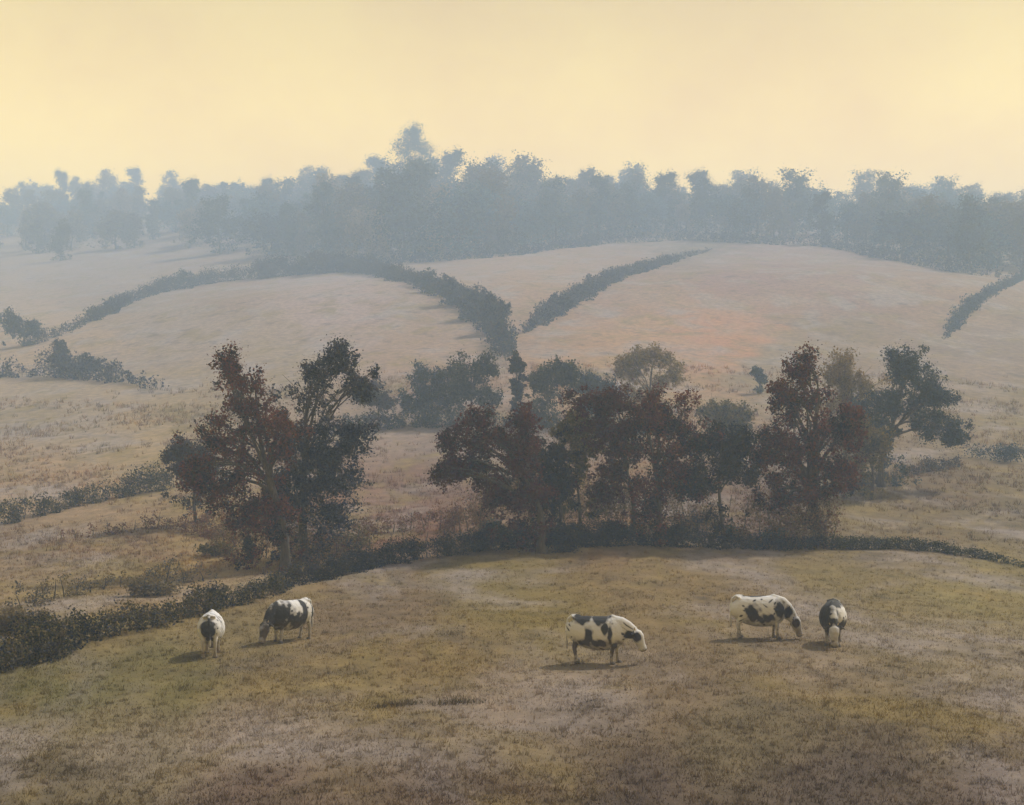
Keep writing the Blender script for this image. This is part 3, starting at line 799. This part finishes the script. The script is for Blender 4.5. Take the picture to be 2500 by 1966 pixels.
# single bushes
def make_bush(px, py, w, h, pal, label, leaf, n, group=None, seed=0):
    b = ground_at(px, py); s = b.y / F
    rs = np.random.default_rng(seed + 900)
    root = empty('bush', b); tag(root, label, 'bush', group)
    m = 9; n = int(n * 1.9)
    cen = np.stack([rs.uniform(-.5, .5, m) * w * s, rs.uniform(-.4, .4, m) * w * s, rs.uniform(.25, .75, m) * h * s], 1)
    k = rs.integers(0, m, n)
    leaf *= .7
    P = cen[k] + rs.normal(size=(n, 3)) * np.array([w * .16, w * .16, h * .2]) * s
    P[:, 2] = np.maximum(P[:, 2], leaf * .2)
    v_, f_ = leaves_arrays(P, leaf)
    link('foliage', mesh_np('foliage', v_, f_, 4), LM(pal), root)
    segs = []
    for c_ in cen:
        e = Vector(c_); segs.append(([Vector((e.x * .15, e.y * .15, -.1)), e * .55 + Vector((0, 0, .05)), e], [.03, .02, .008]))
    tag(link('stems', tubes_mesh('stems', segs, 4), bark, root), kind='stuff')
for q in [
    (252, 562, 14, 26, 'navy_leaves', 'slim black bush under the tall russet tree', .10, 700),
    (672, 546, 24, 24, 'navy_leaves', 'rounded dark bush at the foot of the russet pair', .10, 1300),
    (562, 552, 22, 22, 'hedge_leaves', 'black bush in the hedge under the dark red middle tree', .10, 1300),
    (493, 534, 18, 14, 'teal_leaves', 'teal green bush above the hedge, leftmost of the teal ones', .10, 700),
    (524, 537, 14, 12, 'teal_leaves', 'small teal bush beside the foot of the dark red middle tree', .10, 500),
    (618, 537, 20, 13, 'teal_leaves', 'teal bush left of the russet pair of trunks', .10, 700),
    (733, 540, 14, 15, 'teal_leaves', 'teal bush midway between russet pair and thick trunk', .10, 500),
    (774, 544, 18, 17, 'teal_leaves', 'teal bush left of the thick trunk', .10, 700),
    (1004, 462, 44, 18, 'blue_leaves', 'dark blue green bush at the right edge of the slope', .16, 1100),
    (150, 596, 34, 18, 'bank_scrub_leaves', 'olive bush on the tan bank above the left hedge', .11, 1300),
    (22, 632, 40, 22, 'bank_scrub_leaves', 'grey green bush at the left edge on the tan bank', .11, 1700),
    (215, 556, 26, 14, 'olive_leaves', 'small olive bush on the tan bank left of the slim black bush', .12, 500),
    (700, 530, 26, 20, 'umber_leaves', 'brownish scrub bush behind the hedge right of the russet pair', .12, 800),
    (355, 548, 30, 16, 'olive_leaves', 'brown olive scrub bush behind the hedge right of the slate tree', .12, 700),
]:
    make_bush(*q, seed=int(q[0]))

# tussocks of darker grass, added to stand in for a shadow line in the pasture
def make_shadow_tussock(px, py, length, h, label, seed):
    b = ground_at(px, py); s = b.y / F
    rs = np.random.default_rng(seed)
    n = 260
    x = rs.uniform(-.5, .5, n) * length * s; y = rs.normal(0, .16, n) + .4 * np.sin(x * 1.2)
    hh = h * 1.3 * rs.uniform(.4, 1.2, n) * (1.05 - np.abs(x) / (length * s) * 1.4)
    B = np.stack([x, y, height(b.x + x, b.y + y) - b.z - .02], 1)
    a = rs.uniform(0, 6.28, n); d = np.stack([np.cos(a), np.sin(a), 0 * a], 1) * .014
    T = B + np.stack([rs.normal(0, .4, n) * hh, rs.normal(0, .4, n) * hh, hh], 1)
    me = mesh_np('tussock', np.stack([B - d, B + d, T], 1).reshape(-1, 3), np.arange(3 * n), 3)
    o_ = link('shadow_tussock', me, leaf_mat('shadow_tussock_grass', [OLIVE, (0.10, 0.085, 0.045), (0.13, 0.10, 0.06), UMBER, (0.09, 0.075, 0.045)]), None, b)
    tag(o_, label, 'grass tussock', 'dark tussocks standing in for a shadow line in the lower pasture', kind='stuff')
make_shadow_tussock(396, 706, 52, .17, 'dark grass tussock standing in for a shadow line, left of the two below the middle of the pasture', 1)
make_shadow_tussock(458, 703, 56, .17, 'dark grass tussock standing in for a shadow line, right of the two below the middle of the pasture', 2)

# ------------------------------------------------------------------ cows
coat, t = new_mat('cow_coat')
at = N(t, 'ShaderNodeAttribute', attribute_name='patch')
tco = N(t, 'ShaderNodeTexCoord')
nn = N(t, 'ShaderNodeTexNoise'); nn.inputs['Scale'].default_value = 9; nn.inputs['Detail'].default_value = 5
t.links.new(tco.outputs['Object'], nn.inputs['Vector'])
ad = N(t, 'ShaderNodeMath', operation='MULTIPLY_ADD'); ad.inputs[1].default_value = .5; 
t.links.new(nn.outputs[0], ad.inputs[0]); 
sb = N(t, 'ShaderNodeMath', operation='SUBTRACT'); sb.inputs[1].default_value = .25
t.links.new(at.outputs['Fac'], sb.inputs[0]); t.links.new(sb.outputs[0], ad.inputs[2])
r1 = ramp(t, [(.18, (0.50, 0.50, 0.51)), (.40, (0.30, 0.30, 0.315)), (.50, (0.16, 0.155, 0.155)), (.58, (0.03, 0.03, 0.032))])
t.links.new(ad.outputs[0], r1.inputs[0])
bs = N(t, 'ShaderNodeBsdfPrincipled'); bs.inputs['Roughness'].default_value = 0.85; bs.inputs['Specular IOR Level'].default_value = .2
sx = N(t, 'ShaderNodeSeparateXYZ'); t.links.new(tco.outputs['Object'], sx.inputs[0])
mud = N(t, 'ShaderNodeMapRange'); mud.inputs['From Min'].default_value = .85; mud.inputs['From Max'].default_value = .15
t.links.new(sx.outputs['Z'], mud.inputs['Value'])
n2 = N(t, 'ShaderNodeTexNoise'); n2.inputs['Scale'].default_value = 5; n2.inputs['Detail'].default_value = 6
t.links.new(tco.outputs['Object'], n2.inputs['Vector'])
mu = N(t, 'ShaderNodeMath', operation='MULTIPLY'); t.links.new(mud.outputs[0], mu.inputs[0]); t.links.new(n2.outputs[0], mu.inputs[1])
mm = N(t, 'ShaderNodeMix', data_type='RGBA'); mm.inputs[7].default_value = (0.13, 0.10, 0.07, 1)
mu2 = N(t, 'ShaderNodeMath', operation='MULTIPLY', use_clamp=True); mu2.inputs[1].default_value = 1.5
t.links.new(mu.outputs[0], mu2.inputs[0]); t.links.new(mu2.outputs[0], mm.inputs[0])
t.links.new(r1.outputs[0], mm.inputs[6])
t.links.new(mm.outputs[2], bs.inputs['Base Color'])
bp = N(t, 'ShaderNodeBump'); bp.inputs['Strength'].default_value = .6; bp.inputs['Distance'].default_value = .04
t.links.new(nn.outputs[0], bp.inputs['Height']); t.links.new(bp.outputs[0], bs.inputs['Normal'])
o = N(t, 'ShaderNodeOutputMaterial'); t.links.new(bs.outputs[0], o.inputs[0])
def plain(name, c, rough=.5):
    m, t = new_mat(name)
    b = N(t, 'ShaderNodeBsdfPrincipled'); b.inputs['Roughness'].default_value = rough
    n_ = N(t, 'ShaderNodeTexNoise'); n_.inputs['Scale'].default_value = 30
    r_ = ramp(t, [(.3, tuple(x * .8 for x in c)), (.7, tuple(x * 1.15 for x in c))])
    t.links.new(n_.outputs[0], r_.inputs[0]); t.links.new(r_.outputs[0], b.inputs['Base Color'])
    o = N(t, 'ShaderNodeOutputMaterial'); t.links.new(b.outputs[0], o.inputs[0])
    return m
eyem = plain('eye', (0.02, 0.015, 0.012), .2)
hornm = plain('horn', (0.42, 0.36, 0.27), .5)
hoofm = plain('hoof', (0.05, 0.04, 0.035), .6)

def loft(bm, sec, sides=16):
    """sec: (centre, half size in the plane of travel, half width across)"""
    rings = []
    n = len(sec)
    C = [Vector(s[0]) for s in sec]
    for i in range(n):
        t_ = (C[min(i + 1, n - 1)] - C[max(i - 1, 0)]).normalized()
        side = Vector((0, 1, 0)) - t_ * t_.y
        if side.length < .2: side = Vector((1, 0, 0)) - t_ * t_.x
        side.normalize(); up = t_.cross(side).normalized()
        ring = [bm.verts.new(C[i] + up * (sec[i][1] * math.cos(2 * math.pi * k / sides)) + side * (sec[i][2] * math.sin(2 * math.pi * k / sides))) for k in range(sides)]
        rings.append(ring)
    for i in range(n - 1):
        for k in range(sides):
            k2 = (k + 1) % sides
            bm.faces.new((rings[i][k], rings[i][k2], rings[i + 1][k2], rings[i + 1][k]))
    bm.faces.new(rings[0][::-1]); bm.faces.new(rings[-1])

def make_cow(px, py, yaw, pose, spots, label, scale=1.0, stride=0.0, seed=0):
    b = ground_at(px, py)
    rs = random.Random(seed)
    bm = bmesh.new()
    trunk_ = [(-.92, 1.10, .12, .10), (-.88, 1.05, .25, .21), (-.78, 1.00, .35, .30), (-.60, .94, .41, .35), (-.40, .89, .45, .38), (-.15, .855, .48, .42),
              (.10, .85, .49, .43), (.32, .865, .48, .40), (.52, .90, .46, .35), (.66, .95, .39, .28), (.78, .98, .29, .20), (.84, 1.0, .15, .10)]
    loft(bm, [((x_, 0, z_), h_, w_) for x_, z_, h_, w_ in trunk_], 20)
    # hips and withers
    loft(bm, [((-.72, -.20, 1.27), .05, .05), ((-.70, 0, 1.32), .06, .2), ((-.72, .20, 1.27), .05, .05)], 8)
    loft(bm, [((.25, 0, 1.28), .05, .06), ((.45, 0, 1.34), .06, .08), ((.66, 0, 1.27), .06, .06)], 8)
    if pose == 'graze':
        nk = [((.52, 0, 1.04), .33, .22), ((.72, 0, 1.0), .31, .18), ((.90, .02, .88), .26, .15), ((1.05, .04, .72), .20, .125), ((1.16, .05, .58), .145, .11)]
        hd = [((1.12, .05, .66), .09, .10), ((1.16, .055, .60), .15, .135), ((1.21, .06, .48), .165, .13), ((1.26, .065, .36), .13, .10), ((1.30, .07, .25), .10, .088), ((1.33, .07, .16), .105, .105), ((1.345, .07, .09), .09, .10), ((1.35, .07, .06), .05, .06)]
    else:   # head held low, nose forward
        nk = [((.52, 0, 1.04), .33, .22), ((.74, 0, 1.03), .30, .18), ((.93, .02, .97), .25, .15), ((1.08, .03, .90), .20, .13), ((1.18, .03, .86), .15, .115)]
        hd = [((1.14, .03, .93), .09, .10), ((1.19, .03, .87), .15, .135), ((1.25, .03, .76), .165, .13), ((1.31, .03, .65), .13, .10), ((1.36, .03, .55), .10, .088), ((1.40, .03, .47), .105, .105), ((1.42, .03, .41), .09, .10), ((1.425, .03, .38), .05, .06)]
    hd = [(c_, a_ * 1.16, b_ * 1.2) for c_, a_, b_ in hd]
    loft(bm, nk); loft(bm, hd)
    hx, hy, hz = hd[1][0]
    for s in (-1, 1):   # ears
        loft(bm, [((hx - .03, hy + s * .09, hz + .05), .035, .035), ((hx - .05, hy + s * .19, hz + .06), .075, .03), ((hx - .06, hy + s * .28, hz + .03), .065, .026), ((hx - .06, hy + s * .34, hz - .01), .02, .02)], 8)
    g = [0, 0, 0, 0]
    ph = [stride, -stride, -stride * .8, stride * .8]
    feet = []
    for k, (s, fr) in enumerate(((1, 1), (-1, 1), (1, 0), (-1, 0))):
        d = ph[k]
        if fr:
            L = [((.54, s * .17, 1.0), .16, .10), ((.53, s * .185, .78), .13, .09), ((.52 + d * .3, s * .18, .56), .085, .075), ((.52 + d * .5, s * .175, .42), .07, .066), ((.52 + d * .8, s * .175, .26), .048, .048), ((.52 + d, s * .175, .12), .052, .052), ((.54 + d, s * .175, .05), .07, .065), ((.55 + d, s * .175, 0), .078, .07)]
            feet.append((.55 + d, s * .175))
        else:
            L = [((-.64, s * .15, 1.05), .24, .13), ((-.64, s * .18, .84), .20, .125), ((-.62 + d * .3, s * .185, .66), .13, .09), ((-.72 + d * .5, s * .18, .50), .08, .065), ((-.735 + d * .6, s * .18, .40), .06, .055), ((-.71 + d * .9, s * .18, .24), .05, .048), ((-.69 + d, s * .18, .12), .053, .052), ((-.67 + d, s * .18, .05), .07, .065), ((-.66 + d, s * .18, 0), .078, .07)]
            feet.append((-.66 + d, s * .18))
        loft(bm, L, 12)
    loft(bm, [((-.40, 0, .72), .05, .06), ((-.38, 0, .64), .13, .13), ((-.38, 0, .55), .12, .12), ((-.38, 0, .50), .05, .05)], 12)   # udder
    tx = rs.uniform(-.06, .06)
    loft(bm, [((-.84, 0, 1.30), .05, .05), ((-.95, tx * .3, 1.24), .038, .038), ((-1.00, tx * .7, 1.0), .028, .028), ((-1.00, tx, .75), .026, .026), ((-.99, tx, .58), .045, .045), ((-.98, tx, .42), .035, .035), ((-.98, tx, .36), .012, .012)], 8)
    me0 = bpy.data.meshes.new('cow_raw'); bm.to_mesh(me0); bm.free()
    tmp = bpy.data.objects.new('cow_raw', me0); col.objects.link(tmp)
    m_ = tmp.modifiers.new('r', 'REMESH'); m_.mode = 'VOXEL'; m_.voxel_size = .021; m_.use_smooth_shade = True
    m_ = tmp.modifiers.new('s', 'SMOOTH'); m_.factor = .5; m_.iterations = 3
    dg = bpy.context.evaluated_depsgraph_get()
    me = bpy.data.meshes.new_from_object(tmp.evaluated_get(dg))
    bpy.data.objects.remove(tmp); bpy.data.meshes.remove(me0)
    me.name = 'cow_body'
    co = np.empty(len(me.vertices) * 3); me.vertices.foreach_get('co', co); co = co.reshape(-1, 3)
    val = np.zeros(len(co))
    for (cx, cy_, cz, rx, ry, rz) in spots:
        dd = np.sqrt(((co[:, 0] - cx) / rx) ** 2 + ((co[:, 1] - cy_) / ry) ** 2 + ((co[:, 2] - cz) / rz) ** 2)
        dd += .16 * np.sin(co[:, 0] * 11 + seed) * np.sin(co[:, 2] * 13 + seed * 2) + .10 * np.sin(co[:, 0] * 25 + co[:, 2] * 19)
        val = np.maximum(val, np.clip(1.5 - dd, 0, 1))
    # dark ears, dark nose, flecks
    hc = np.array(hd[1][0]); mz = np.array(hd[-2][0])
    ear = (np.abs(co[:, 1] - hc[1]) > .155) & (co[:, 0] > .95) & (co[:, 2] > hc[2] - .12) & (np.abs(co[:, 0] - hc[0]) < .2)
    val[ear] = np.maximum(val[ear], .8)
    val = np.maximum(val, np.clip(1.5 - np.linalg.norm(co - mz, axis=1) / .10, 0, .8))
    fl = np.sin(co[:, 0] * 17 + 3 * np.sin(co[:, 2] * 9 + seed)) * np.sin(co[:, 2] * 21 + 2 * np.sin(co[:, 0] * 7)) * np.sin(co[:, 1] * 8 + seed)
    val = np.maximum(val, np.clip(fl * 1.1 - .30, 0, .62))
    a = me.attributes.new('patch', 'FLOAT', 'POINT'); a.data.foreach_set('value', val.astype(np.float32))
    for p in me.polygons: p.use_smooth = True
    root = empty('cow', b + Vector((0, 0, -.015)), yaw); root.scale = (scale * .92, scale, scale)
    tag(root, label, 'cow', 'cows grazing in the near pasture')
    me.materials.clear(); me.materials.append(coat)
    link('body', me, coat, root)
    hv = Vector(hd[2][0]) - Vector(hd[1][0])
    for s in (-1, 1):
        bm = bmesh.new()
        bmesh.ops.create_icosphere(bm, subdivisions=2, radius=.026)
        em = bpy.data.meshes.new('eye'); bm.to_mesh(em); bm.free()
        e = Vector(hd[1][0]) + hv * .45
        fwd = Vector((hv.z, 0, -hv.x)).normalized() * -.045
        link('eye', em, eyem, root, e + Vector((abs(fwd.x), s * .108, abs(fwd.z))))
        p0 = Vector(hd[0][0]) + Vector((.02, s * .07, .06))
        link('horn', tubes_mesh('horn', [([p0, p0 + Vector((.0, s * .05, .03)), p0 + Vector((.02, s * .075, .075))], [.026, .02, .006])], 7), hornm, root)
    for fx, fy in feet:
        bm = bmesh.new()
        loft(bm, [((fx - .005, fy, .075), .066, .06), ((fx + .005, fy, .03), .086, .078), ((fx + .01, fy, .0), .092, .082)], 10)
        hm = bpy.data.meshes.new('hoof'); bm.to_mesh(hm); bm.free()
        link('hoof', hm, hoofm, root)
    return root

# coat spots, the low belly ones being painted-in shade: (x, y, z, rx, ry, rz) in the cow's own frame, nose towards +x
make_cow(211, 655, R(97), 'graze', [(-.95, .02, .95, .30, .22, .34), (-.3, 0, 1.1, .3, .3, .2), (-.75, -.02, .72, .2, .12, .3), (1.2, 0, .5, .3, .3, .3)],
         'white cow seen from behind with a black rump, leftmost of all', .98, .03, 1)
make_cow(290, 641, R(230), 'graze', [(.55, 0, .9, .5, .5, .42), (.95, 0, .85, .35, .3, .35), (-.35, .3, .95, .12, .3, .5), (-.80, .2, .9, .07, .4, .5), (1.25, .05, .4, .16, .2, .35), (0, .2, .7, .4, .4, .25)],
         'grazing cow with black forequarters and white rump, head down to the left', 1.0, .05, 2)
make_cow(598, 663, R(-16), 'low', [(.3, -.32, 1.02, .10, .2, .16), (-.45, -.1, 1.28, .26, .4, .16), (.12, -.1, 1.3, .24, .4, .18), (.0, 0, .62, .62, .5, .13), (.45, -.2, .85, .08, .2, .35), (-.2, -.3, .80, .14, .2, .26), (1.0, 0, .84, .16, .3, .12), (.55, -.2, .5, .1, .1, .3), (-.66, -.2, .5, .1, .1, .3), (1.24, -.11, .80, .13, .09, .13), (1.24, .17, .80, .13, .09, .13)],  # the long low spot paints shade under the belly
         'white cow with black back patches, head half lowered, right of the middle', 1.03, .06, 3)
make_cow(760, 638, R(-4), 'graze', [(-.28, -.25, .82, .24, .3, .26), (.1, -.2, .68, .34, .3, .15), (.62, -.1, .92, .20, .4, .30), (-.2, 0, 1.33, .35, .12, .06), (.9, 0, .86, .18, .3, .18), (1.2, .19, .50, .12, .09, .14), (1.2, -.07, .50, .12, .09, .14)],  # low belly spot is underside shade put into the coat colour
         'white cow with dark flank and shoulder, grazing to the right behind the other', 1.02, -.05, 4)
make_cow(833, 644, R(-104), 'graze', [(.2, -.22, .95, 1.1, .34, .55), (.1, 0, 1.28, .9, .30, .12), (-.1, .3, .62, .8, .25, .24), (.75, -.1, .85, .35, .26, .5), (-.5, -.1, .9, .5, .4, .6), (.6, .1, .55, .4, .3, .3), (.55, .3, .45, .2, .2, .3), (1.1, 0, .75, .14, .3, .2)],
         'dark sided cow facing the viewer with white shoulder and face, rightmost of all', 1.0, .03, 5)

# ------------------------------------------------------------------ haze
top = max(o_.location.z + max(20 * o_.scale.z, 44 if 'tallest' in o_['label'] else 0) for o_ in bpy.data.objects if o_.name.startswith('wood_tree'))
lo = float(ZZ.min()) - 1.0
x1 = float(np.abs(XX).max()) + 6
bm = bmesh.new()
bmesh.ops.create_cube(bm, size=1)
hme = bpy.data.meshes.new('haze'); bm.to_mesh(hme); bm.free()
haze = bpy.data.objects.new('haze', hme); col.objects.link(haze)
haze.scale = (2 * x1, 1150, top - lo)
haze.location = (0, -46 + 575, (top + lo) / 2)
hm, t = new_mat('haze')
pv = N(t, 'ShaderNodeVolumePrincipled')
pv.inputs['Color'].default_value = (*HAZE_COLOR, 1)
pv.inputs['Density'].default_value = HAZE_DENSITY
pv.inputs['Anisotropy'].default_value = 0.1
o = N(t, 'ShaderNodeOutputMaterial'); t.links.new(pv.outputs[0], o.inputs['Volume'])
hme.materials.append(hm)
tag(haze, 'pale blue autumn haze filling the valley', 'haze', kind='stuff')
print('haze top', top, 'lo', lo)
